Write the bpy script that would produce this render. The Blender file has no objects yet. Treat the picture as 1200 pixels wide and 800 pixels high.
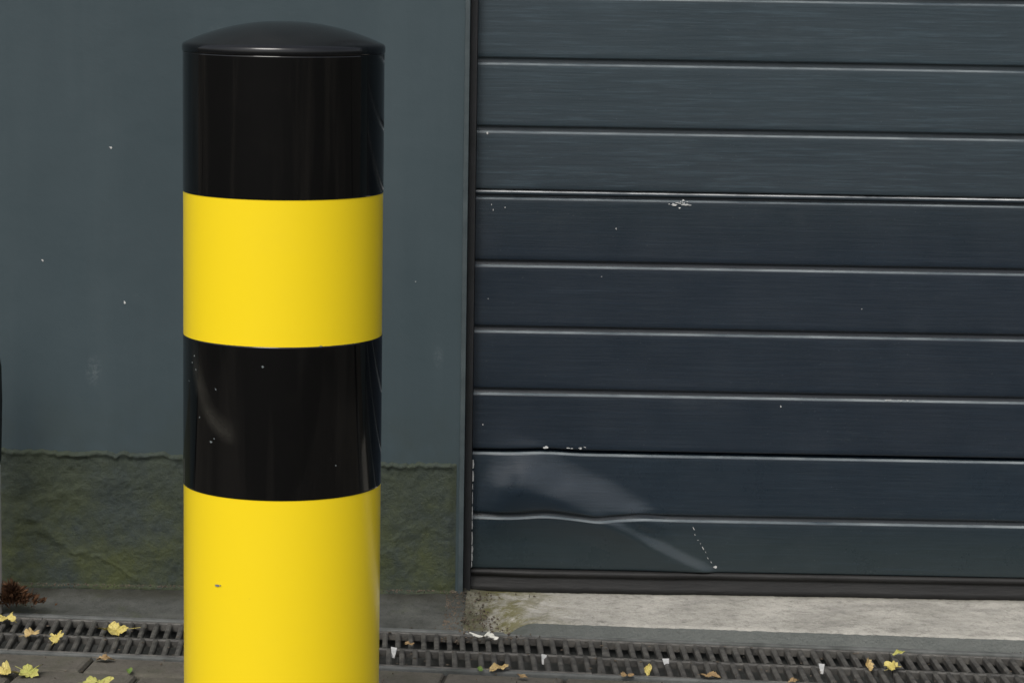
import bpy, math, random
from mathutils import Vector, Matrix, noise
random.seed(7)
C = bpy.context.scene.collection
scn = bpy.context.scene
scn.view_settings.view_transform = 'Standard'
scn.view_settings.look = 'None'
scn.view_settings.exposure = 0

# ------------------------------------------------------------ camera
FPX = 3300.0
CAM = Vector((0.0, -5.02, 1.2))
PITCH = math.atan(487/3300.0); YAW = 0.015; ROLL = 0.0155
F = Vector((-math.sin(YAW)*math.cos(PITCH), math.cos(YAW)*math.cos(PITCH), -math.sin(PITCH)))
r0 = Vector((math.cos(YAW), math.sin(YAW), 0)); u0 = r0.cross(F)
Rv = r0*math.cos(ROLL)+u0*math.sin(ROLL); Uv = u0*math.cos(ROLL)-r0*math.sin(ROLL)
cd = bpy.data.cameras.new('camera'); co = bpy.data.objects.new('camera', cd); C.objects.link(co)
M = Matrix((Rv, Uv, -F)).transposed().to_4x4(); M.translation = CAM
co.matrix_world = M
cd.sensor_width = 36; cd.lens = 36*FPX/1200; cd.clip_end = 500; cd.clip_start = 0.05
scn.camera = co
def ray(x, y): return F*FPX + Rv*(x-600) - Uv*(y-400)
def onY(x, y, Y=0.0):
    d = ray(x, y); return CAM + d*((Y-CAM.y)/d.y)
def onZ(x, y, Z=0.0):
    d = ray(x, y); return CAM + d*((Z-CAM.z)/d.z)

# ------------------------------------------------------------ helpers
class MB:
    def __init__(s): s.v = []; s.f = []; s.mi = None
    def add(s, vs, fs):
        b = len(s.v); s.v += [tuple(p) for p in vs]; s.f += [tuple(b+i for i in f) for f in fs]
    def box(s, x0, x1, y0, y1, z0, z1):
        s.add([(x0,y0,z0),(x1,y0,z0),(x1,y1,z0),(x0,y1,z0),(x0,y0,z1),(x1,y0,z1),(x1,y1,z1),(x0,y1,z1)],
              [(0,3,2,1),(4,5,6,7),(0,1,5,4),(1,2,6,5),(2,3,7,6),(3,0,4,7)])
    def prism(s, quad_top, z_bot):
        n = len(quad_top); t = [Vector(p) for p in quad_top]
        b = [Vector((p.x, p.y, z_bot)) for p in t]
        s.add(t+b, [tuple(range(n)), tuple(range(2*n-1, n-1, -1))] + [(i, n+i, n+(i+1)%n, (i+1)%n) for i in range(n)])
    def build(s, name, mat, parent=None, smooth=False, bevel=0, loc=None, mat2=None):
        me = bpy.data.meshes.new(name); me.from_pydata(s.v, [], s.f); me.update()
        o = bpy.data.objects.new(name, me); C.objects.link(o)
        if mat: me.materials.append(mat)
        if mat2: me.materials.append(mat2)
        if s.mi: me.polygons.foreach_set('material_index', s.mi)
        if smooth: me.polygons.foreach_set('use_smooth', [True]*len(me.polygons))
        if bevel:
            m = o.modifiers.new('bevel', 'BEVEL'); m.width = bevel; m.segments = 3; m.limit_method = 'ANGLE'
        if parent: 
            o.parent = parent; o.matrix_parent_inverse = Matrix.Translation(-parent.location)
        if loc is not None: o.location = loc
        return o
def lathe(prof, n=128, cx=0, cy=0):
    m = MB(); vs = []; fs = []
    for (r, z) in prof:
        for i in range(n):
            a = 2*math.pi*i/n; vs.append((cx+r*math.cos(a), cy+r*math.sin(a), z))
    for j in range(len(prof)-1):
        for i in range(n):
            k = (i+1)%n; fs.append((j*n+i, j*n+k, (j+1)*n+k, (j+1)*n+i))
    m.add(vs, fs); return m
def empty(name, loc, label, cat, group=None):
    o = bpy.data.objects.new(name, None); C.objects.link(o); o.location = loc; o.empty_display_size = .1
    o['label'] = label; o['category'] = cat
    if group: o['group'] = group
    return o
def tag(o, label, cat, group=None, kind=None):
    o['label'] = label; o['category'] = cat
    if group: o['group'] = group
    if kind: o['kind'] = kind
    return o
def sm(a, b, v):
    t = max(0, min(1, (v-a)/(b-a))); return t*t*(3-2*t)

# ------------------------------------------------------------ materials
def new_mat(name, rough=.6, spec=.5):
    m = bpy.data.materials.new(name); m.use_nodes = True
    nt = m.node_tree; p = nt.nodes['Principled BSDF']
    p.inputs['Roughness'].default_value = rough; p.inputs['Specular IOR Level'].default_value = spec
    return m, nt, p
def N(nt, t, **kw):
    n = nt.nodes.new(t)
    for k, v in kw.items(): setattr(n, k, v)
    return n
def coords(nt, scale=(1,1,1)):
    tc = N(nt, 'ShaderNodeTexCoord'); mp = N(nt, 'ShaderNodeMapping'); mp.inputs['Scale'].default_value = scale
    nt.links.new(tc.outputs['Object'], mp.inputs['Vector']); return mp.outputs['Vector']
def noisen(nt, scale, detail=6, rough=.6, sc=(1,1,1)):
    n = N(nt, 'ShaderNodeTexNoise'); n.inputs['Scale'].default_value = scale
    n.inputs['Detail'].default_value = detail; n.inputs['Roughness'].default_value = rough
    nt.links.new(coords(nt, sc), n.inputs['Vector']); return n.outputs['Fac']
def ramp(nt, src, stops):
    r = N(nt, 'ShaderNodeValToRGB'); e = r.color_ramp.elements
    while len(e) < len(stops): e.new(.5)
    for i, (p, c) in enumerate(stops):
        e[i].position = p; e[i].color = (*c, 1) if len(c) == 3 else c
    nt.links.new(src, r.inputs['Fac']); return r.outputs['Color']
def mix(nt, fac, a, b, mode='MIX'):
    n = N(nt, 'ShaderNodeMix'); n.data_type = 'RGBA'; n.blend_type = mode
    for s, i in ((fac, 0), (a, 6), (b, 7)):
        if hasattr(s, 'links'): nt.links.new(s, n.inputs[i])
        elif i == 0: n.inputs[0].default_value = s
        else: n.inputs[i].default_value = (*s, 1)
    return n.outputs[2]
def mul(nt, a, b):
    n = N(nt, 'ShaderNodeMath', operation='MULTIPLY')
    for i, s in enumerate((a, b)):
        if hasattr(s, 'links'): nt.links.new(s, n.inputs[i])
        else: n.inputs[i].default_value = s
    return n.outputs[0]
def axis_range(nt, axis, a, b, c, d):
    tc = N(nt, 'ShaderNodeTexCoord'); sx = N(nt, 'ShaderNodeSeparateXYZ'); nt.links.new(tc.outputs['Object'], sx.inputs[0])
    mr = N(nt, 'ShaderNodeMapRange'); mr.interpolation_type = 'SMOOTHSTEP'
    for i, v in enumerate((a, b, c, d)): mr.inputs[i+1].default_value = v
    nt.links.new(sx.outputs[axis], mr.inputs[0]); return mr.outputs[0]
def bump(nt, p, h, strength=.3, dist=.002, prev=None):
    b = N(nt, 'ShaderNodeBump'); b.inputs['Strength'].default_value = strength; b.inputs['Distance'].default_value = dist
    nt.links.new(h, b.inputs['Height'])
    if prev: nt.links.new(prev, b.inputs['Normal'])
    nt.links.new(b.outputs['Normal'], p.inputs['Normal']); return b.outputs['Normal']
def ellipse_mask(nt, cx, cz, rx, rz, stops):
    tc = N(nt, 'ShaderNodeTexCoord'); s = N(nt, 'ShaderNodeVectorMath', operation='SUBTRACT'); s.inputs[1].default_value = (cx, 0, cz)
    nt.links.new(tc.outputs['Object'], s.inputs[0])
    m = N(nt, 'ShaderNodeVectorMath', operation='MULTIPLY'); m.inputs[1].default_value = (1/rx/2, 0, 1/rz/2)
    nt.links.new(s.outputs[0], m.inputs[0])
    l = N(nt, 'ShaderNodeVectorMath', operation='LENGTH'); nt.links.new(m.outputs[0], l.inputs[0])
    return ramp(nt, l.outputs['Value'], stops)
W3 = lambda v: (v, v, v)
def simple(name, c1, c2, scale=8, rough=.6, spec=.5, bs=.3, bd=.001, bscale=120, sc=(1,1,1)):
    m, nt, p = new_mat(name, rough, spec)
    n = noisen(nt, scale, 8, .65, sc)
    nt.links.new(ramp(nt, n, [(.35, c1), (.65, c2)]), p.inputs['Base Color'])
    if bs: bump(nt, p, noisen(nt, bscale, 5, .6, sc), bs, bd)
    return m

DY = 0.035
jy = [-10, 68, 148, 222, 305, 382, 455, 526, 600]
zs = [onY(600, y, DY).z for y in jy]
zbot = onY(600, 666, DY).z

def make_wall():
    m, nt, p = new_mat('wall_paint', .5, .35)
    a = noisen(nt, 1.6, 8, .6, (1,1,.5))
    c = ramp(nt, a, [(.3, (.036,.055,.063)), (.7, (.048,.071,.081))])
    st = noisen(nt, 9, 6, .6, (1.0,1,.08))
    c = mix(nt, ramp(nt, st, [(.5, W3(0)), (.8, W3(.25))]), c, (.075,.1,.108))
    c = mix(nt, ramp(nt, noisen(nt, 14, 8, .75), [(.62, W3(0)), (.78, W3(.25))]), c, (.11,.135,.14))
    q1 = onY(110, 434, 0)
    k = ellipse_mask(nt, q1.x, q1.z, .018, .035, [(0, W3(.55)), (.5, W3(0))])
    k = mul(nt, k, ramp(nt, noisen(nt, 120, 6, .8), [(.45, W3(0)), (.7, W3(1))]))
    c = mix(nt, k, c, (.22,.25,.26))
    q1 = onY(514, 418, 0)
    k = mul(nt, ellipse_mask(nt, q1.x, q1.z, .012, .025, [(0, W3(.4)), (.5, W3(0))]), ramp(nt, noisen(nt, 120, 6, .8), [(.45, W3(0)), (.7, W3(1))]))
    c = mix(nt, k, c, (.2,.23,.24))
    # grime rising from the rough base
    k = mul(nt, axis_range(nt, 2, .40, .24, 0, .55), ramp(nt, noisen(nt, 8, 9, .7), [(.4, W3(0)), (.7, W3(1))]))
    c = mix(nt, k, c, (.032,.042,.036))
    nt.links.new(c, p.inputs['Base Color'])
    nt.links.new(ramp(nt, noisen(nt, 5, 6), [(.3, W3(.42)), (.7, W3(.62))]), p.inputs['Roughness'])
    b = bump(nt, p, noisen(nt, 350, 4, .6), .25, .0006)
    bump(nt, p, noisen(nt, 12, 6, .5), .35, .004, b)
    return m
def make_plinth(ztop):
    m, nt, p = new_mat('plinth_render', .75, .3)
    a = noisen(nt, 5, 9, .65)
    c = ramp(nt, a, [(.3, (.029,.040,.038)), (.5, (.038,.050,.047)), (.7, (.047,.060,.056))])
    gm_ = ramp(nt, noisen(nt, 6, 12, .78), [(.38, W3(.05)), (.58, W3(.9))])
    c = mix(nt, mul(nt, gm_, axis_range(nt, 2, .03, ztop, 1, .4)), c, (.062,.073,.026))
    c = mix(nt, ramp(nt, noisen(nt, 60, 8, .85), [(.53, W3(0)), (.70, W3(.55))]), c, (.016,.021,.018))
    c = mix(nt, ramp(nt, noisen(nt, 130, 6, .8), [(.60, W3(0)), (.74, W3(.5))]), c, (.115,.125,.085))
    nt.links.new(c, p.inputs['Base Color'])
    b = bump(nt, p, noisen(nt, 260, 8, .75), .7, .004)
    bump(nt, p, noisen(nt, 60, 8, .65), .55, .006, b)
    return m
def make_door(name, c1, c2, rough, streak=.35, grad=None):
    m, nt, p = new_mat(name, rough, .5)
    a = noisen(nt, 2.2, 6, .6, (1,1,2))
    c = ramp(nt, a, [(.3, c1), (.7, c2)])
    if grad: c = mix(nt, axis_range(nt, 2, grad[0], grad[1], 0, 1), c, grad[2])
    g = noisen(nt, 60, 6, .7, (.06,1,1.6))
    c = mix(nt, ramp(nt, g, [(.5, W3(0)), (.8, W3(streak))]), c, tuple(min(1, x*1.9) for x in c2))
    g = noisen(nt, 190, 5, .7, (.05,1,1.3))
    c = mix(nt, ramp(nt, g, [(.52, W3(0)), (.72, W3(streak))]), c, tuple(min(1, x*2.4) for x in c2))
    c = mix(nt, ramp(nt, noisen(nt, 18, 8, .75, (.6,1,1.4)), [(.58, W3(0)), (.8, W3(.2))]), c, (.07,.085,.092))
    c = mix(nt, ramp(nt, noisen(nt, 300, 3, .5), [(.72, W3(0)), (.80, W3(.5))]), c, (.16,.18,.19))
    nt.links.new(c, p.inputs['Base Color'])
    nt.links.new(ramp(nt, noisen(nt, 7, 8, .7), [(.3, W3(rough-.06)), (.7, W3(rough+.12))]), p.inputs['Roughness'])
    b = bump(nt, p, noisen(nt, 110, 5, .6, (.07,1,1.5)), .4, .0008)
    bump(nt, p, noisen(nt, 500, 3), .15, .0004, b)
    return m
def make_concrete(name, dark, light, moss=0., stain=.5, bs=.6):
    m, nt, p = new_mat(name, .85, .25)
    a = noisen(nt, 7, 10, .7)
    c = ramp(nt, a, [(.3, dark), (.62, light)])
    c = mix(nt, ramp(nt, noisen(nt, 60, 8, .8), [(.5, W3(0)), (.72, W3(stain))]), c, tuple(x*.35 for x in dark))
    if moss:
        c = mix(nt, ramp(nt, noisen(nt, 9, 9, .75), [(.5, W3(0)), (.68, W3(moss))]), c, (.055,.065,.028))
    v = N(nt, 'ShaderNodeTexVoronoi'); v.inputs['Scale'].default_value = 170
    nt.links.new(coords(nt), v.inputs['Vector'])
    c = mix(nt, ramp(nt, v.outputs['Distance'], [(.05, W3(.4)), (.3, W3(0))]), c, tuple(x*.45 for x in dark))
    nt.links.new(c, p.inputs['Base Color'])
    b = bump(nt, p, noisen(nt, 240, 8, .7), bs, .002)
    bump(nt, p, noisen(nt, 30, 6, .6), .4, .006, b)
    return m
def make_plastic(name, col, dirt, rough=.2, amt=.25, speck=.45, spec=.5, streak=None):
    m, nt, p = new_mat(name, rough, spec)
    a = noisen(nt, 16, 9, .75)
    c = mix(nt, ramp(nt, a, [(.55, W3(0)), (.85, W3(amt))]), col, dirt)
    if streak:     # faint vertical reflections painted into the plastic's colour
        c = mix(nt, ramp(nt, noisen(nt, 26, 5, .6, (1,1,.05)), [(.50, W3(0)), (.62, W3(1))]), c, streak)
    c = mix(nt, ramp(nt, noisen(nt, 160, 3, .5), [(.75, W3(0)), (.80, W3(speck))]), c, dirt)
    nt.links.new(c, p.inputs['Base Color'])
    nt.links.new(ramp(nt, noisen(nt, 12, 8, .7), [(.3, W3(rough-.03)), (.75, W3(rough+.06))]), p.inputs['Roughness'])
    bump(nt, p, noisen(nt, 5, 3, .5, (1,1,.3)), .2, .002)
    return m, nt, p, c
M_wall = make_wall(); M_plinth = make_plinth(.24)
M_door_top = make_door('door_coating_upper', (.020,.034,.043), (.027,.043,.053), .42, .42, (zs[1], zs[3], (.0185,.030,.039)))  # section colours: own coating plus painted reflection change from top to bottom
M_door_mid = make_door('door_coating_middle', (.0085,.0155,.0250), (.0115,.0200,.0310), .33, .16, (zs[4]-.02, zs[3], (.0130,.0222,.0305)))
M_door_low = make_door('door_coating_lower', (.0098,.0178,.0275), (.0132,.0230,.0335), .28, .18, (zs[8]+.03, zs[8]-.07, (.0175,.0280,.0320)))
M_ledge = simple('ledge_highlight', (.065,.085,.10), (.24,.27,.28), 14, .4, .5, .3, .001, 200, (.4,1,1))  # pale colour paints the sky highlight along the slat ledges
M_ledge2 = simple('bare_metal_ledge', (.10,.115,.125), (.72,.74,.74), 9, .35, .5, .3, .001, 200, (.8,1,1))
M_sill = make_concrete('sill_concrete', (.30,.29,.255), (.50,.48,.43), .0, .55, .9)
M_strip = make_concrete('strip_concrete', (.045,.048,.043), (.105,.107,.098), .65, .7)
M_curb = simple('channel_edge_concrete', (.06,.064,.060), (.13,.135,.13), 18, .8, .3, .5, .002, 150)
M_yellow = make_plastic('yellow_plastic', (.97,.715,.014), (.66,.50,.08), .2, .05, .2)[0]
M_black = make_plastic('black_plastic', (.0012,.0012,.0014), (.05,.045,.035), .06, .06, streak=(.0065,.0058,.0052))[0]
M_black2, ntb, pb, cb = make_plastic('black_plastic_reflection', (.0014,.0014,.0016), (.05,.045,.035), .06, .06, streak=(.0045,.0042,.004))
M_cap = make_plastic('cap_plastic', (.0035,.004,.005), (.05,.05,.05), .13, .08)[0]
M_iron = simple('grate_plastic', (.034,.033,.031), (.110,.105,.094), 45, .6, .4, .5, .001, 300)
M_trough = simple('trough_dirt', (.003,.003,.003), (.008,.007,.006), 20, .9, .2, .6, .004, 90)
M_rail = simple('guide_rail_paint', (.006,.007,.008), (.012,.013,.015), 20, .5, .4, .2)
M_trim = simple('edge_trim_paint', (.036,.050,.055), (.060,.078,.083), 25, .45, .5, .2)
M_rubber = simple('rubber', (.006,.006,.006), (.014,.014,.0135), 18, .6, .35, .5, .002, 60, (.3,1,2))
M_pale = simple('worn_paint', (.35,.36,.36), (.62,.62,.60), 60, .6, .4, .3)
M_scuff = simple('faint_scuff', (.12,.145,.15), (.2,.22,.22), 60, .7, .3, .3)
M_paver = make_concrete('paver_concrete', (.070,.064,.054), (.130,.119,.10), .3, .6)
M_ground = make_concrete('joint_sand', (.030,.028,.023), (.055,.05,.042), .6, .5)
M_post = simple('pale_post_paint', (.26,.255,.23), (.38,.37,.34), 20, .6, .4, .3)
M_dark = simple('dark_upper_tone', (.012,.016,.017), (.020,.026,.028), 20, .8, .2, .3)
M_weed = simple('dry_weed', (.035,.018,.010), (.12,.06,.03), 60, .8, .2, .3)
M_grit = simple('grit', (.03,.026,.02), (.15,.12,.09), 50, .9, .2, .3)
def leaf_mat(name, a, b):
    m, nt, p = new_mat(name, .6, .35)
    c = ramp(nt, noisen(nt, 70, 8, .65), [(.35, a), (.65, b)])
    c = mix(nt, ramp(nt, noisen(nt, 160, 6, .7), [(.55, W3(0)), (.68, W3(.8))]), c, (.16,.085,.03))
    nt.links.new(c, p.inputs['Base Color']); bump(nt, p, noisen(nt, 200, 5), .5, .001)
    return m
L_yel = leaf_mat('leaf_yellow', (.40,.32,.07), (.60,.51,.18))
L_grn = leaf_mat('leaf_yellow_green', (.28,.30,.07), (.47,.44,.13))
L_brn = leaf_mat('leaf_brown', (.18,.11,.05), (.38,.27,.13))
L_org = leaf_mat('leaf_orange', (.34,.23,.08), (.52,.40,.19))
L_wht = simple('leaf_pale', (.45,.45,.40), (.66,.64,.58), 70, .6, .35, .4, .001, 200)
L_fg = leaf_mat('leaf_green', (.08,.16,.03), (.16,.24,.06))

# ------------------------------------------------------------ reference lines
G = -0.035
XL = onY(547, 350, 0.0).x
XR = XL + 2.45; ZTOP = 2.25; WH = 2.75
a_far, b_far = onZ(0, 721, G), onZ(1200, 769, G)
a_near = onZ(600, 785.5, G)
U = (b_far-a_far).normalized(); V = Vector((U.y, -U.x, 0))
WID = (a_near-a_far).dot(V)
O = a_far.copy()
def D(u, v, z=0): return O + U*u + V*v + Vector((0,0,z))

# ------------------------------------------------------------ ground
g = MB()
def q(m, pts, z=None):
    m.add([(p.x, p.y, z if z is not None else p.z) for p in pts], [tuple(range(len(pts)))])
EW = .013
q(g, [D(-60,WID+EW+.004), D(-60,90), D(60,90), D(60,WID+EW+.004)], G-.009)
q(g, list(reversed([D(-60,-.022), D(60,-.022), D(60,-70), D(-60,-70)])), G-.05)
og = g.build('ground', M_ground); og['kind'] = 'structure'

pv = MB(); PL, PW, J = .2, .1, .005
v0 = WID+EW+.004; row = 0
while v0 < 3.2:
    u = -3.2 + (row % 2)*.1 + .035
    while u < 4.2:
        dz = random.uniform(-.0018, .0015); t1 = random.uniform(-.0012,.0012); t2 = random.uniform(-.0012,.0012)
        ju = random.uniform(-.001,.001); b = .006
        def P(uu, vv, z): 
            p = D(uu+ju, vv); return (p.x, p.y, G+z)
        a, c, e, f = u+J/2, u+PL-J/2, v0+J/2, v0+PW-J/2
        vs = [P(a,e,-.02),P(c,e,-.02),P(c,f,-.02),P(a,f,-.02),
              P(a,e,-.006+dz),P(c,e,-.006+dz),P(c,f,-.006+dz),P(a,f,-.006+dz),
              P(a+b*.5,e+b*.5,-.0015+dz+t1),P(c-b*.5,e+b*.5,-.0015+dz+t2),P(c-b*.5,f-b*.5,-.0015+dz+t2),P(a+b*.5,f-b*.5,-.0015+dz+t1),
              P(a+b*1.4,e+b*1.4,dz+t1),P(c-b*1.4,e+b*1.4,dz+t2),P(c-b*1.4,f-b*1.4,dz+t2),P(a+b*1.4,f-b*1.4,dz+t1)]
        fs = [(12,15,14,13)]
        for k in range(3):
            for i in range(4):
                i2 = (i+1)%4; fs.append((k*4+i, k*4+4+i, k*4+4+i2, k*4+i2))
        pv.add(vs, fs); u += PL
    v0 += PW; row += 1
op = pv.build('pavement', M_paver); op['kind'] = 'structure'

def strip_far(x): return D((x-O.x)/U.x, -.020).y
def strip_z(x, y):
    s = (.03-y)/(.03-strip_far(x))
    z = (0.0 if s < .08 else (G+.001)*((s-.08)/.92)**.8) 
    return z + .0022*noise.noise(Vector((x*9,y*9,0)))+.0012*noise.noise(Vector((x*45,y*45,3)))
st = MB(); nx = 260; ny = 26; x0 = -3.6; x1 = XL+.006
vs = []
for i in range(nx+1):
    x = x0+(x1-x0)*i/nx; far = strip_far(x)
    for j in range(ny+1):
        y = .03+(far-.03)*j/ny; vs.append((x,y,strip_z(x,y)))
fs = [(i*(ny+1)+j, i*(ny+1)+j+1, (i+1)*(ny+1)+j+1, (i+1)*(ny+1)+j) for i in range(nx) for j in range(ny)]
st.add(vs, fs)
nt = M_strip.node_tree; p = nt.nodes['Principled BSDF']; src = p.inputs['Base Color'].links[0].from_socket
c = mix(nt, mul(nt, axis_range(nt, 1, -.07, -.01, 0, 1), ramp(nt, noisen(nt, 16, 8, .7), [(.3, W3(.35)), (.6, W3(.95))])), src, (.028,.028,.020))
c = mix(nt, ramp(nt, noisen(nt, 4, 9, .75, (.5,2,1)), [(.48, W3(0)), (.66, W3(.65))]), c, (.032,.034,.029))
nt.links.new(c, p.inputs['Base Color'])
os_ = st.build('concrete_path_edge', M_strip, smooth=True); os_['kind'] = 'structure'

# ------------------------------------------------------------ drain channel
dc = empty('drain_channel', D(0, 0), 'long sunken drain channel with grey edges running in front of the wall and shutter', 'drain')
e1 = MB(); e1.prism([D(-3.4,-.020,.002), D(-3.4,-.003,.002), D(4.4,-.003,.002), D(4.4,-.020,.002)], G-.16)
e1.build('channel_edge', M_curb, dc, bevel=.003)
e2 = MB(); e2.prism([D(-3.4,WID+.002,.001), D(-3.4,WID+EW,.001), D(4.4,WID+EW,.001), D(4.4,WID+.002,.001)], G-.16)
e2.build('channel_edge', M_curb, dc, bevel=.003)
tr = MB(); q(tr, [D(-3.4,-.003), D(-3.4,WID+.003), D(4.4,WID+.003), D(4.4,-.003)], G-.10)
tr.build('channel_bed', M_trough, dc)

def grating_mesh():
    m = MB(); L = .4985
    def longi(va, vb, z=0.):
        c = .002
        pts = [(va,-.014),(va,z-c),(va+c,z),(vb-c,z),(vb,z-c),(vb,-.014)]
        vs = [(0,v,zz) for v,zz in pts]+[(L,v,zz) for v,zz in pts]
        fs = [(i,i+1,i+7,i+6) for i in range(5)]+[(5,4,3,2,1,0),(6,7,8,9,10,11)]
        m.add(vs, fs)
    longi(.001,.009); longi(WID-.009,WID-.001); longi(WID/2-.005,WID/2+.005,-.001)
    n = 22; p = L/n; sl = .014
    for k in range(n):
        u = (k+.5)*p
        for (va, vb) in ((.008, WID/2-.0045), (WID/2+.0045, WID-.008)):
            w = .0046; c = .0022; zt = -.0005; zb = -.012
            sec = [(-w,zb),(-w,zt-c),(-w+c,zt),(w-c,zt),(w,zt-c),(w,zb)]
            if k in (0,): sec = [(-p/2+.0004,zb),(-p/2+.0004,zt-c),(-p/2+c,zt),(w-c,zt),(w,zt-c),(w,zb)]
            vs = [(max(0.0004,u+du-sl/2),va,zz) for du,zz in sec]+[(min(L-.0004,u+du+sl/2),vb,zz) for du,zz in sec]
            fs = [(i,i+6,i+7,i+1) for i in range(5)]
            m.add(vs, fs)
    return m
ga = math.atan2(U.y, U.x)
gm = grating_mesh()
gm.v = [(x, -y, z) for x, y, z in gm.v]
gproto = None
glab = {0:'black slotted drain grating furthest left, behind the leaves beside the pavers',
        1:'black slotted drain grating directly left of and behind the yellow bollard',
        2:'black slotted drain grating just right of the bollard, below the end of the sill',
        3:'black slotted drain grating below the pale sill, second from the right edge',
        4:'black slotted drain grating furthest right, in front of the pale sill'}
for k in range(5):
    if gproto is None:
        gproto = gm.build('drain_grating', M_iron); o = gproto
    else:
        o = gproto.copy(); C.objects.link(o)
    o.location = D(-.42+k*.5, 0, random.uniform(-.001,.0005))
    o.rotation_euler = (random.uniform(-.002,.002), random.uniform(-.002,.002), ga)
    tag(o, glab[k], 'drain grate', 'drain gratings in the channel')

# ------------------------------------------------------------ building
bd = empty('garage_building', (XL, 0, 0), 'dark blue grey rendered building with rough mossy wall base and a ribbed shutter door', 'building')
w = MB()
w.box(-4.5, XL, 0, .25, -.05, WH)
w.box(XR, XR+2.5, 0, .25, -.05, WH)
w.box(XL, XR, 0.001, .25, ZTOP, WH)
ow = w.build('wall', M_wall, bd)
pc = MB()
def chip(m, x, y, r, Yp, asp=1.0, n=9, ang=0):
    c = onY(x, y, Yp); s = 1/655.0
    vs = []
    for i in range(n):
        a = 2*math.pi*i/n; rr = r*s*random.uniform(.4,1.3)
        dx, dz = rr*math.cos(a)*asp, rr*math.sin(a)
        vs.append((c.x+dx*math.cos(ang)-dz*math.sin(ang), Yp, c.z+dx*math.sin(ang)+dz*math.cos(ang)))
    m.add(vs, [tuple(range(n))])
for x, y, r, a in [(130,173,1.8,1.2),(50,305,1.6,1),(146,354,1.8,.8),(487,330,.7,1)]:
    chip(pc, x, y, r, -.0008, a)
o = pc.build('paint_chip', M_pale, ow); o['kind'] = 'stuff'

# rough render base with ragged top edge
pl = MB(); px0 = -2.0; px1 = onY(534, 620, -.012).x; step = .0028
nx = int((px1-px0)/step); nz = 90
ztl = onY(0, 524, 0).z; ztr = onY(534, 542, 0).z; xl_ = onY(0,524,0).x
vs = []
for i in range(nx+1):
    x = px0+(px1-px0)*i/nx
    t = (x-xl_)/(px1-xl_)
    top = ztl+(ztr-ztl)*t + .012*noise.noise(Vector((x*5,1,0))) + .009*noise.noise(Vector((x*19,5,0))) + .005*noise.noise(Vector((x*60,9,0)))+ .003*noise.noise(Vector((x*160,9,0)))
    thick = 1+.9*noise.noise(Vector((x*11,0,44)))
    leftness = sm(.6, .0, t)
    for j in range(nz+1):
        s = j/nz; z = -.02+(top+.02)*s
        d = .0045 + .0030*noise.noise(Vector((x*6,z*8,2.3))) + .0020*noise.noise(Vector((x*20,z*24,7))) + .0013*noise.noise(Vector((x*70,z*70,1)))+ .0010*noise.noise(Vector((x*170,z*170,1)))
        wx = x+.06*noise.noise(Vector((x*9,z*9,0)))+.012*noise.noise(Vector((x*50,z*50,0))); wz = z+.06*noise.noise(Vector((x*9,z*9,9)))+.012*noise.noise(Vector((x*50,z*50,9)))
        br = max(0, noise.noise(Vector((x*6,z*6,50)))+.15)
        r = 1-abs(noise.noise(Vector((wx*3.0+wz*2.5, wz*6.0, 11))))*20
        d += (.0012+.0022*leftness)*max(0, r)*br*1.7
        lip = math.exp(-((top-z-.006)/.0045)**2); d += .0042*lip*max(.1, thick+.9*noise.noise(Vector((x*70,3,3))))
        if top-z < .004: d *= max(0.0,(top-z)/.004)
        ex = (px1-x)
        if ex < .012: d *= max(.0, ex/.012)
        if s < .06: d += .004
        vs.append((x, -max(d, .0007) if s < 1 else .002, z))
fs = [(i*(nz+1)+j, (i+1)*(nz+1)+j, (i+1)*(nz+1)+j+1, i*(nz+1)+j+1) for i in range(nx) for j in range(nz)]
pl.add(vs, fs); pl.build('plinth', M_plinth, bd, smooth=True)

tm = MB(); tm.box(XL-.009, XL, -.006, .06, -.01, ZTOP); tm.build('edge_trim', M_trim, bd, bevel=.0015)
gr = MB(); gr.box(XL+.0005, XL+.0125, .012, .09, -.01, ZTOP); gr.build('guide_rail', M_rail, bd)
gr2 = MB(); gr2.box(XR-.0125, XR-.0005, .012, .09, -.01, ZTOP); gr2.build('guide_rail', M_rail, bd)

# ------------------------------------------------------------ door
door = MB(); door.box(XL+.013, XR-.013, DY+.03, DY+.05, .03, ZTOP)
od = door.build('door', M_rail, bd)
pitch = (zs[1]-zs[8])/7
up = []
z = zs[0]+pitch
while z < ZTOP: up.append(z); z += pitch
def frame(xa, ya, xb, yb):
    A = onY(xa, ya, DY); B = onY(xb, yb, DY)
    v = Vector((B.x-A.x, B.z-A.z)); l = v.length; v /= l; n = Vector((v.y, -v.x))
    if n.y > 0: n = -n
    return A, v, l, n
fr1 = frame(610, 512, 790, 612)
fr2 = frame(690, 590, 842, 668)
onC = onY(668, 600, DY)
XD = XL+.013
x640, x700, x745 = (onY(v_,600,DY).x for v_ in (640,700,750))
def facet(s, w, back):
    if s < 0: return 0
    if s < w:
        t = s/w; return t - math.sin(2*math.pi*t)/(2*math.pi)*.5
    return math.exp(-((s-w)/back)**1.5)
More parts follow.
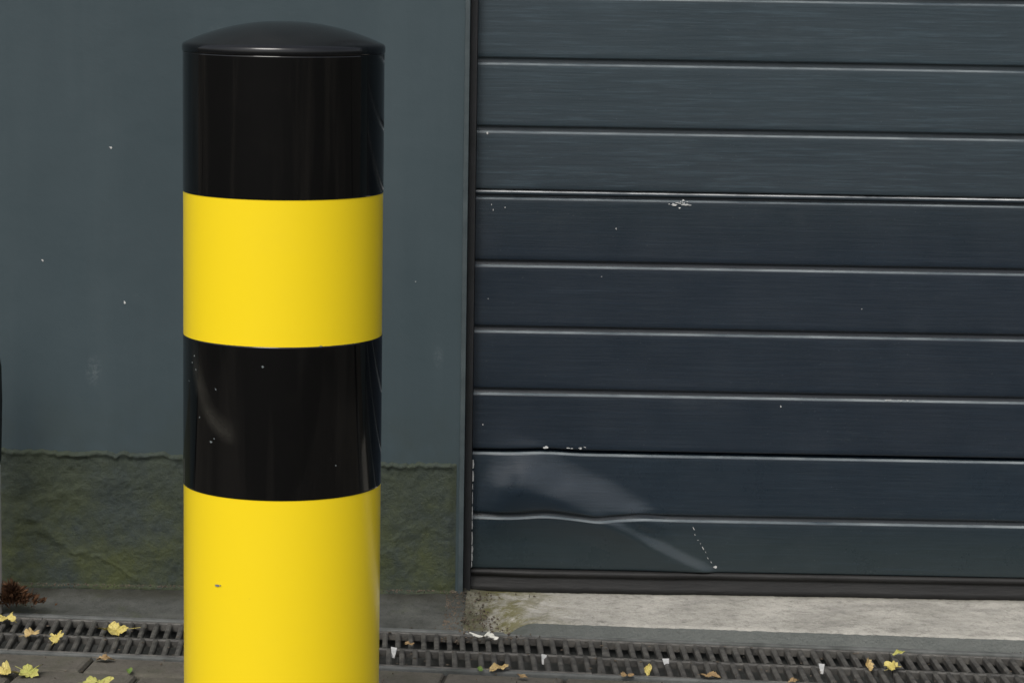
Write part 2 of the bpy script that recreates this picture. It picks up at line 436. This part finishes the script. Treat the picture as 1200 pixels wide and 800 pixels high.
def dent(x, z):
    base = .0006*noise.noise(Vector((x*2.5, z*3, 4)))
    if x > XL+.9: return base
    wob = .010*noise.noise(Vector((x*8, z*8, 21)))+.004*noise.noise(Vector((x*24, z*24, 21)))
    A, v, l, n = fr1
    p = Vector((x-A.x, z-A.z)); t = p.dot(v)/l
    tt = max(0,min(1,t))
    s = p.dot(n)+wob+.010*math.sin(math.pi*tt)
    h = sm(-.15,.15,t)*(1-sm(.80,1.05,t))
    w1 = .030+.070*(1-tt)
    e = -.22*w1*facet(s, w1, .07)*h*sm(XD-.005, XD+.05, x)*sm(zs[8]-.07, zs[8]-.005, z)
    A, v, l, n = fr2
    p = Vector((x-A.x, z-A.z)); t = p.dot(v)/l; s = p.dot(n)+wob*.35
    e += -.0078*facet(s, .021-.009*max(0,min(1,t)), .035)*sm(-.05,.30,t)*(1-sm(.90,1.04,t))
    e += base+.0005*noise.noise(Vector((x*15, z*15, 8)))*h
    return e
def warp(x, z):
    f = math.exp(-((z-onC.z)/.028)**2)
    k = math.exp(-((x-x640)/.045)**2)*.0062 - math.exp(-((x-x700)/.025)**2)*.0034 + math.exp(-((x-x745)/.03)**2)*.0022
    f2 = math.exp(-((z-zs[7])/.025)**2)
    return f*k + f2*math.exp(-((x-x640+.01)/.05)**2)*.0028
xs = []; x = XD
while x < XL+.62: xs.append(x); x += .0045
while x < XL+1.15: xs.append(x); x += .02
while x < XR-.013: xs.append(x); x += .08
xs.append(XR-.013)
LEDGE = .0030
def section(z_hi, joints, z_lo, mat, first='ledge', gap=.0120, ledge2=M_ledge):
    prof = []; led = set()
    def face(za, zb):
        n = max(2, int((za-zb)/.0065))
        for i in range(1, n): prof.append((za+(zb-za)*i/n, 0))
    def ledge(zc):
        prof.extend([(zc+LEDGE+.0004, .0086), (zc+LEDGE, .0080)]); led.add(len(prof)-1)
        prof.extend([(zc, .0008), (zc-.0006, .0001), (zc-.0014, 0)])
    if first == 'joint':
        prof.extend([(z_hi-.0018, .022), (z_hi-.0018, .0065), (z_hi-.0020, .0060)]); led.add(len(prof)-1); led.add(len(prof)-2)
        prof.extend([(z_hi-.0044, .0004), (z_hi-.0050, 0), (z_hi-.0084, 0), (z_hi-.0090, .0006), (z_hi-.0093, .0070), (z_hi-.0098, .0086)])
        ledge(z_hi-.0175); cur = z_hi-.0175-.0014
    else:
        prof.extend([(z_hi-.001, .022)]); ledge(z_hi-.01); cur = z_hi-.0114
    for j in joints:
        face(cur, j+.003)
        prof.extend([(j+.003, 0), (j+.0008, .0006), (j+.0003,.002), (j, .0085), (j-.0006, .0088)])
        ledge(j-gap); cur = j-gap-.0014
    face(cur, z_lo+.003)
    prof.extend([(z_lo+.003, 0), (z_lo+.0008, .0006), (z_lo+.0003, .002), (z_lo, .022)])
    m = MB(); n = len(prof); vs = []
    for x in xs:
        for (zz, yy) in prof:
            vs.append((x, DY+yy+dent(x, zz), zz+warp(x, zz)))
    fs = []; m.mi = []
    for i in range(len(xs)-1):
        for j in range(n-1):
            fs.append((i*n+j, i*n+j+1, (i+1)*n+j+1, (i+1)*n+j)); m.mi.append(1 if j in led else 0)
    m.add(vs, fs)
    return m.build('door_section', mat, od, smooth=True, mat2=ledge2)
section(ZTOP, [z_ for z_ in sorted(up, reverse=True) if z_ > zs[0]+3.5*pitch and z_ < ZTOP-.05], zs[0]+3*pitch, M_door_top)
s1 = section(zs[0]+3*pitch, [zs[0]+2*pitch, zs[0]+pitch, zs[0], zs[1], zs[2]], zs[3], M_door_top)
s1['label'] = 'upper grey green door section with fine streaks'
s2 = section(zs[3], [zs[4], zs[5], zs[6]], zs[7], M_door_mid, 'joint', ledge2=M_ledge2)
s2.data.materials.append(M_ledge)
for pgn in s2.data.polygons:
    if pgn.material_index == 1 and pgn.center.z < zs[3]-.008: pgn.material_index = 2
s2['label'] = 'middle dark blue door section with chipped upper edge'
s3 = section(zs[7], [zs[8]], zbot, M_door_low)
s3['label'] = 'dented lowest door section'
zb2 = onY(600, 691, DY).z
rb = MB(); xs2 = xs
prof = [(zbot-.0005,.018),(zbot-.0005,.001),(zbot-.003,-.004),(zbot-.010,-.005),(zbot-.012,-.001),(zbot-.016,-.001),(zb2+.010,-.007),(zb2+.003,-.009),(zb2-.004,-.004),(zb2-.004,.018)]
vs = []
for x in xs2:
    wv = .002*noise.noise(Vector((x*4,0,0)))+.0008*noise.noise(Vector((x*30,0,0)))
    dz = -.008*sm(XD+.02, XD+.12, x)*(1-sm(XD+.33, XD+.45, x))
    for (zz, yy) in prof: vs.append((x, DY+yy+wv+dz, zz+(wv*.5 if zz < zb2+.012 else 0)))
n = len(prof)
rb.add(vs, [(i*n+j, i*n+j+1, (i+1)*n+j+1, (i+1)*n+j) for i in range(len(xs2)-1) for j in range(n-1)])
rb.build('bottom_seal', M_rubber, od, smooth=True)
ch = MB()
def dchip(x, y, r, a=1.0, ang=0):
    w_ = onY(x, y, DY); chip(ch, x, y, r, DY+min(0, dent(w_.x, w_.z))-.0012, a, ang=ang)
for i in range(9): dchip(random.uniform(777,810), 239.5+random.gauss(0,.8), random.uniform(.5,1.0), random.uniform(2,5), random.uniform(-.2,.2))
for i in range(6): dchip(random.uniform(795,806), 237+random.gauss(0,1.6), random.uniform(.6,1.3), random.uniform(.6,1.6))
for x,y,r,a in [(576,240,1.3,.5),(578,246,1.5,.4),(592,243,1.1,.5),(722,268,1.4,.6),(571,156,1.7,.8),(915,476,1.6,.4),(705,324,.7,1),(1010,362,.7,1),(838,664,1.6,1.8),(572,350,.8,.7),(566,497,1.1,.6)]:
    dchip(x, y, r, a)
for i in range(4): dchip(640+random.gauss(0,3), 523.5+random.gauss(0,.8), random.uniform(.7,1.5), 2)
for i in range(5): dchip(674+random.gauss(0,7), 525+random.gauss(0,.6), random.uniform(.5,.9), random.uniform(1.5,4))
for i in range(8): dchip(1050+random.gauss(0,20), 469+random.gauss(0,.4), random.uniform(.3,.6), random.uniform(2,5))
for i in range(9):
    t = i/8; dchip(812+24*t+random.gauss(0,.5), 620+44*t+random.gauss(0,1), random.uniform(.25,.5), random.uniform(2,6), -1.05)
o = ch.build('paint_chip', M_pale, od); o['kind'] = 'stuff'
wv_ = MB()
zc = onY(558, 538, DY).z; zE = onY(558, 664, DY).z; zz = zc; xx = XL+.0135
while zz > zE:
    l = random.uniform(.010,.030); za, zb_ = zz, max(zE, zz-l)
    wd_ = random.uniform(.0014,.0034)*(1.25 if zz < (zc+zE)/2 else .9)
    wv_.add([(xx,DY-.0035,zb_),(xx+wd_*.8,DY-.0035,zb_+.0008),(xx+wd_,DY-.0035,(za+zb_)/2),(xx+wd_*.6,DY-.0035,za),(xx,DY-.0035,za-.0005)], [(0,1,2,3,4)])
    zz -= l+random.choice([.0005,.001,.004])
o = wv_.build('scratched_edge', M_pale, od); o['kind'] = 'stuff'

# ------------------------------------------------------------ sill
sl = MB()
f1b, f2b = onZ(598, 744, G), onZ(1200, 765, G)
sd = (f2b-f1b).normalized()
nxs = 460; vs = []; nys = 36
for i in range(nxs+1):
    t = (i/nxs)**1.6; X = XL+.004+(XR-XL-.004)*t
    fry = (f1b+sd*((X-f1b.x)/sd.x)).y
    lastz = 0
    for j in range(nys+1):
        s = j/nys
        yy = .055+(fry-.055)*s
        zt = -.008+(G+.034)*s
        if s > .96: zt -= .003*((s-.96)/.04)**2
        lim = XL-.01+(f1b.x-XL+.0)*s + .020*noise.noise(Vector((s*5,3,X*4)))+.009*noise.noise(Vector((s*19,3,X*20)))
        k = sm(lim-.02, lim+.05, X)
        zb_ = max(strip_z(X, yy), G+.0015)-.001
        zt = zb_+(zt-zb_)*k
        zt += .0007*noise.noise(Vector((X*12,yy*12,5)))+.0008*noise.noise(Vector((X*70,yy*70,5)))+.0006*noise.noise(Vector((X*160,yy*160,5)))
        lastz = zt
        vs.append((X, yy, zt))
    vs.append((X, fry-.001, min(G-.03, lastz)))
n = nys+2
sl.add(vs, [(i*n+j, i*n+j+1, (i+1)*n+j+1, (i+1)*n+j) for i in range(nxs) for j in range(n-1)])
fl = MB(); vs = []
for i in range(120):
    X = XL-.002+(.14)*i/119
    ya = (f1b+sd*((X-f1b.x)/sd.x)).y+.004; yb = strip_far(X)
    for j in range(5):
        yy = ya+(yb-ya)*j/4; vs.append((X, yy, G+.0012+.0012*noise.noise(Vector((X*50,yy*50,1)))))
fl.add(vs, [(i*5+j, i*5+j+1, (i+1)*5+j+1, (i+1)*5+j) for i in range(119) for j in range(4)])
ofl = fl.build('concrete_path_corner', M_strip, smooth=True); ofl['kind'] = 'structure'
ms = M_sill; nt = ms.node_tree; p = nt.nodes['Principled BSDF']
src = p.inputs['Base Color'].links[0].from_socket
c = mix(nt, ramp(nt, noisen(nt, 9, 10, .8, (.6,1.2,1)), [(.47, W3(0)), (.68, W3(.6))]), src, (.19,.185,.17))
c = mix(nt, ramp(nt, noisen(nt, 45, 9, .85), [(.52, W3(0)), (.64, W3(.6))]), c, (.12,.115,.10))
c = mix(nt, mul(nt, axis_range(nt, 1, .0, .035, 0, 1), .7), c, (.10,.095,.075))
c = mix(nt, mul(nt, axis_range(nt, 0, XL+.05, XL+.24, 1, 0), ramp(nt, noisen(nt, 20, 9, .8), [(.42, W3(0)), (.56, W3(1.0))])), c, (.12,.11,.035))
c = mix(nt, mul(nt, axis_range(nt, 0, XL-.0, XL+.11, 1, 0), ramp(nt, noisen(nt, 30, 9, .8), [(.35, W3(.5)), (.55, W3(1.0))])), c, (.075,.072,.05))
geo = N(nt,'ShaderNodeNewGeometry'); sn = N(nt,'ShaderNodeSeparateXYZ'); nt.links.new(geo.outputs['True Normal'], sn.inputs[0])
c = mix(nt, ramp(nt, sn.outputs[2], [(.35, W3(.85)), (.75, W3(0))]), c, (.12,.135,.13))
nt.links.new(c, p.inputs['Base Color'])
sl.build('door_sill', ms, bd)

# ------------------------------------------------------------ bollard
R = .1362
YB = CAM.y+3.83
ax = onY(331.5, 400, YB).x
def zf(y): return onY(331.5, y, YB-R).z
z1, z2, z3 = zf(235), zf(407), zf(587); zr = zf(65.5); zap = onY(333, 25, YB).z
bo = empty('bollard', (ax, YB, G), 'thick round bollard striped yellow and black with domed black cap in front of the wall', 'bollard')
def rings(za, zb, r, k=8):
    return [(r, za), (r, za+.002)] + [(r, za+(zb-za)*i/k) for i in range(1, k)] + [(r, zb-.002), (r, zb)]
lathe(rings(G-.02, zr-.002, R, 20)+[(R-.004, zr-.0018)], 192, ax, YB).build('post', M_yellow, bo, smooth=True)
e = .0005
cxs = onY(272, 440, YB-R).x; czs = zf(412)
msk = ellipse_mask(ntb, cxs, czs, 52/861, 104/861, [(.38, W3(0)), (.485, W3(1)), (.50, W3(.7)), (.545, W3(0))])  # curved hazy reflection painted into the band's base colour
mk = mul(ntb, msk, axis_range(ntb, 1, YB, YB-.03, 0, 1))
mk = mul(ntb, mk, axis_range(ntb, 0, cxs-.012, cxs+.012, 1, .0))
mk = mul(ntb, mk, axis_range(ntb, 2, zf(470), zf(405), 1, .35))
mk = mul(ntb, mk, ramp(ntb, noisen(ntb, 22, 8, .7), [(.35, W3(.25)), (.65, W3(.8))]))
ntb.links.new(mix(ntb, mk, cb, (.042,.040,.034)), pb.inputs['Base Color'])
for (za, zb, lab, mt) in ((z3, z2, 'lower black band with dusty specks and a faint painted curved reflection', M_black2), (z1, zr-.0005, 'upper black band under the cap', M_black)):
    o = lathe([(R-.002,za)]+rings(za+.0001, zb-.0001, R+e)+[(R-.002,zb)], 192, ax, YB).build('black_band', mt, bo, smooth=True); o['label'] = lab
    for ed in o.data.polygons:
        if abs(ed.normal.z) > .5: ed.use_smooth = False
h = zap-zr
prof = [(R-.003, zr-.0008),(R+.0008, zr-.0004),(R+.0014,zr+.0006),(R+.0015,zr+.003),(R+.0015,zr+.006),(R+.0010,zr+.0085),(R-.0010,zr+.0108)]
r_ = R-.001
for i in range(1, 29):
    t = i/28; prof.append((r_*(1-t)+.0001, zr+.0108+(h-.0108)*(1-(1-t)**2.1)))
lathe(prof, 192, ax, YB).build('cap', M_cap, bo, smooth=True)
def bspot(m, x, y, r, asp=1):
    xx = (x-331.5)/117.0; a = math.asin(max(-.98,min(.98,xx)))
    zz = zf(y+ (1-math.cos(a))*(.05*117+ (y/800)*.15*117)); rr = R+e+.0004
    s = r/861; vs = []
    for i in range(7):
        t = 2*math.pi*i/7; k = s*random.uniform(.6,1.1)
        aa = a+k*asp*math.cos(t)/R; vs.append((ax+rr*math.sin(aa), YB-rr*math.cos(aa), zz+k*math.sin(t)))
    m.add(vs, [tuple(range(7))])
ds = MB()
for x,y,r,asp in [(320,430,1.8,1),(236,420,1.6,1),(233,428,1.4,.8),(238,436,1.2,1),(264,458,1.4,1),(243,492,1.2,1),(258,520,1.6,1.4),(262,516,1.1,1),(228,450,1.1,1),(385,405,1,2),(402,545,1,1),(266,688,1.6,3),(270,688,1.2,1)]:
    bspot(ds, x, y, r, asp)
o = ds.build('dust_speck', M_scuff, bo); o['kind'] = 'stuff'

# ------------------------------------------------------------ post at left edge
pp = onY(-9.5, 600, -.12)
po = empty('marker_post', (pp.x, -.12, 0), 'narrow pale post with an unidentified dark shape above at the left edge beside the wall', 'post')
rp = .0165
zz0 = onY(0,545,-.12).z
lathe([(rp,-.03),(rp,zz0-.002),(rp,zz0),(.0005,zz0+.001)], 32, pp.x, -.12).build('post_shaft', M_post, po, smooth=True)
lathe([(rp-.002,zz0+.0015),(rp+.001,zz0+.01),(rp+.004,onY(0,470,-.12).z),(rp+.003,onY(0,430,-.12).z),(rp-.003,onY(0,402,-.12).z),(.008,onY(0,385,-.12).z),(.0005,onY(0,380,-.12).z)], 32, pp.x, -.12).build('dark_upper_shape', M_dark, po, smooth=True)  # dark rounded shape in place of an unidentified soft blur

# ------------------------------------------------------------ dry weed
def weed(cx, cy, rx, n, cz):
    m = MB()
    for i in range(n):
        a = random.uniform(0, 2*math.pi); rr = abs(random.gauss(0, .45))*rx
        b = Vector((cx+rr*math.cos(a), cy+rr*math.sin(a)*.45, cz)); l = random.uniform(.006,.024)
        d = Vector((math.cos(a)*random.random(), math.sin(a)*random.random()-.2, random.uniform(.2,1.2))).normalized()
        sd_ = d.cross(Vector((random.random()-.5, random.random()-.5, random.random()-.5))).normalized()*random.uniform(.0008,.0028)
        b.z += random.uniform(0,.034)*max(0,1-rr/rx)
        m.add([b, b+d*l*.5+sd_, b+d*l+Vector((0,0,-.003)), b+d*l*.5-sd_], [(0,1,2,3)])
    return m
wp = onZ(14, 706, -.012)
tag(weed(wp.x, wp.y, .055, 1000, -.014).build('dry_weed', M_weed), 'clump of dry brown weed at the foot of the wall on the far left', 'weed')
# ------------------------------------------------------------ leaves
def leaf(px, py, size_px, mat, label, z=.004, rot=None, tilt=.2, asp=1.0, kind=0, group='fallen leaves around the drain'):
    p = onZ(px, py, G+z+.004); s = size_px/2/720.0*1.08
    m = MB(); vs = [(0,0,.0)]; K = 44
    ph = random.uniform(0,6); sk = random.uniform(-.15,.15)
    for i in range(K):
        a = 2*math.pi*i/K
        if kind == 0:
            lob = .60+.40*math.cos(a*5/2)**2*(1 if math.cos(a) > -.75 else .3)+.06*math.cos(a*15)+sk*math.cos(a-1)
            r = s*lob
        else:
            r = s/math.sqrt(math.cos(a)**2+(math.sin(a)/.52)**2)*(1+.05*math.cos(a*13)+sk*math.sin(a))
        r *= random.uniform(.86,1.08)
        x, y = r*math.cos(a), r*math.sin(a)*asp
        vs.append((x, y, s*(.16*(r/s)**2*math.cos(2*a+ph)+.14*math.sin(3*a+ph)+.06*random.uniform(-1,1)+.35*abs(y/s)**1.2)))
    mid = [(v[0]*.5, v[1]*.5, v[2]*.3+s*.03*math.sin(i)) for i, v in enumerate(vs[1:])]
    base = len(vs); vs += mid
    fs = [(0, base+i, base+(i+1)%K) for i in range(K)] + [(base+i, 1+i, 1+(i+1)%K, base+(i+1)%K) for i in range(K)]
    b = len(vs); w_ = s*.03
    vs += [(-s*.5,w_,.001),(-s*.5,-w_,.001),(-s*1.3,-w_*.7,s*.12),(-s*1.3,w_*.7,s*.12)]
    fs.append((b,b+1,b+2,b+3))
    m.add(vs, fs)
    zmin = min(v[2] for v in vs)
    o = m.build('fallen_leaf', mat)
    mt = Matrix.Rotation(tilt*random.uniform(.6,1.3), 4, 'X') @ Matrix.Rotation(random.uniform(-tilt,tilt)*.6, 4, 'Y') @ Matrix.Rotation(random.uniform(0,6.28) if rot is None else rot, 4, 'Z')
    o.rotation_euler = mt.to_euler()
    o.location = (p.x, p.y, G+z-zmin*.5+.25*s*math.sin(tilt))
    tag(o, label, 'leaf', group)
    return o
leaf(8,724,26,L_yel,'yellow leaf on the drain grating at the far left edge, near the dry weed',rot=2.5)
leaf(37,741,24,L_org,'orange brown leaf on the leftmost grating beside the far left yellow leaf',rot=.6)
leaf(67,746,22,L_yel,'yellow orange leaf tilted upright on the leftmost grating',tilt=.6,rot=1.2)
leaf(137,737,42,L_yel,'largest yellow leaf lying on the grating left of the bollard',rot=3.3,asp=.7)
leaf(33,786,34,L_grn,'yellow green leaf on the pavers in the lower left corner',rot=5.6)
leaf(6,787,26,L_yel,'yellow leaf cut by the left edge on the pavers, beside the yellow green leaf',rot=.3)
leaf(123,770,22,L_brn,'small brown leaf at the paver edge below the largest yellow leaf',kind=1,rot=.1)
leaf(152,783,13,L_fg,'tiny green leaf on the pavers left of the bollard',kind=1,rot=1.7)
leaf(115,798,34,L_grn,'yellow leaf cut by the bottom edge on the pavers left of the bollard',kind=1,rot=.2)
leaf(585,781,24,L_org,'orange brown leaf on the grating right of the bollard',kind=1,rot=.4)
leaf(562,781,12,L_fg,'tiny green leaf on the grating beside the orange brown leaf right of the bollard',kind=1,rot=2)
leaf(612,790,14,L_brn,'small brown leaf in the grating just right of the orange brown leaf',kind=1,rot=2.6)
leaf(760,783,16,L_yel,'small yellow leaf standing in the grating between the second and third white chips',tilt=.7,rot=1.5,kind=1)
leaf(735,789,16,L_brn,'brown leaf at the front edge of the grating left of the small standing yellow leaf',kind=1,rot=.2)
leaf(832,790,22,L_brn,'flat brown leaf on the front rim of the grating right of the third white chip',kind=1,rot=.1)
leaf(1018,778,18,L_org,'narrow tan leaf standing upright in the grating on the right',kind=1,tilt=.8,rot=1.6)
leaf(1045,780,24,L_yel,'pale yellow leaf on the grating at the right beside the upright tan leaf',rot=.9)
leaf(1054,763,16,L_grn,'yellow green leaf at the foot of the sill above the pale yellow leaf',kind=1,rot=.3,z=.006)
leaf(930,796,16,L_brn,'small brown leaf at the bottom edge below the fourth white chip',kind=1,rot=.5)
leaf(567,744,34,L_wht,'whitish curled leaf on the drain edge at the broken end of the sill',kind=1,rot=-.1,z=.006,asp=.5,tilt=.1)
leaf(480,752,12,L_brn,'small brown leaf on the drain edge just right of the bollard',kind=1,rot=-.4,z=.006)
for i, (x, y, lab) in enumerate([(461,764,'white chip wedged in the grating nearest the bollard'),(637,772,'white chip wedged in the grating, second from the bollard'),
        (781,778,'white chip wedged in the grating, third from the bollard'),(963,783,'white chip wedged in the grating, fourth from the bollard')]):
    p = onZ(x, y, G-.002); m = MB()
    hw, hb, hl = .0060*random.uniform(.8,1), .0028, .010*random.uniform(.85,1.1)
    m.add([(-hw,0,hl),(hw,.001,hl*.9),(hb,.001,-hl),(-hb*.6,0,-hl*.95),(-hw,.003,hl),(hw,.004,hl*.9),(hb,.004,-hl),(-hb*.6,.003,-hl*.95)],
          [(0,3,2,1),(4,5,6,7),(0,1,5,4),(1,2,6,5),(2,3,7,6),(3,0,4,7)])
    o = m.build('white_chip', M_pale); o.location = p; o.rotation_euler = (-.35,random.uniform(-.15,.15),ga+random.uniform(-.3,.2))
    tag(o, lab, 'chip', 'white chips in the gratings')

# ------------------------------------------------------------ grit
gt = MB()
def grain(p, s, fl=1):
    vs = []
    for k in ((1,0,0),(0,1,0),(-1,0,0),(0,-1,0),(0,0,fl),(0,0,-fl)):
        vs.append(p+Vector(k)*s*random.uniform(.5,1.2))
    gt.add(vs, [(0,1,4),(1,2,4),(2,3,4),(3,0,4),(1,0,5),(2,1,5),(3,2,5),(0,3,5)])
for i in range(1300):
    u = random.uniform(-1.2, 2.6); p = D(u, random.choice([-.02-abs(random.gauss(0,.02)), WID+.02+random.random()*.3]), .0012)
    grain(p, random.uniform(.0006,.0022))
for i in range(260):
    u = random.uniform(-1.2, 2.6); grain(D(u, random.random()*WID, .0008), random.uniform(.0015,.0042), .35)
for i in range(600):
    x = XL+random.uniform(0,.22)*random.random()-.03; y = random.uniform(-.23, -.01)
    grain(Vector((x, y, strip_z(x,y)+(.004 if x > XL else 0))), random.uniform(.0008,.0028))
for i in range(700):
    x = random.uniform(-1.2, XL); grain(Vector((x, -.015-abs(random.gauss(0,.012)), .001)), random.uniform(.0006,.0024))
tag(gt.build('grit', M_grit), 'loose grit and crumbs scattered along the drain and wall foot', 'grit', kind='stuff')

# ------------------------------------------------------------ light
wd = bpy.data.worlds.new('World'); scn.world = wd; wd.use_nodes = True
nt = wd.node_tree; bg = nt.nodes['Background']
sky = nt.nodes.new('ShaderNodeTexSky'); sky.sky_type = 'NISHITA'; sky.sun_disc = False
el, az = math.radians(52), math.radians(200)
sky.sun_elevation = el; sky.sun_rotation = az; sky.dust_density = 4; sky.air_density = 1.0
hs = nt.nodes.new('ShaderNodeHueSaturation'); hs.inputs['Saturation'].default_value = .35
nt.links.new(sky.outputs[0], hs.inputs['Color']); nt.links.new(hs.outputs[0], bg.inputs['Color'])
bg.inputs['Strength'].default_value = .15
sd_ = bpy.data.lights.new('sun', 'SUN'); sd_.energy = 1.45; sd_.angle = math.radians(25); sd_.color = (1,.96,.9)
so = bpy.data.objects.new('sun', sd_); C.objects.link(so)
dirv = Vector((math.sin(az)*math.cos(el), math.cos(az)*math.cos(el), math.sin(el)))
so.rotation_euler = dirv.to_track_quat('Z', 'Y').to_euler(); so.location = dirv*10
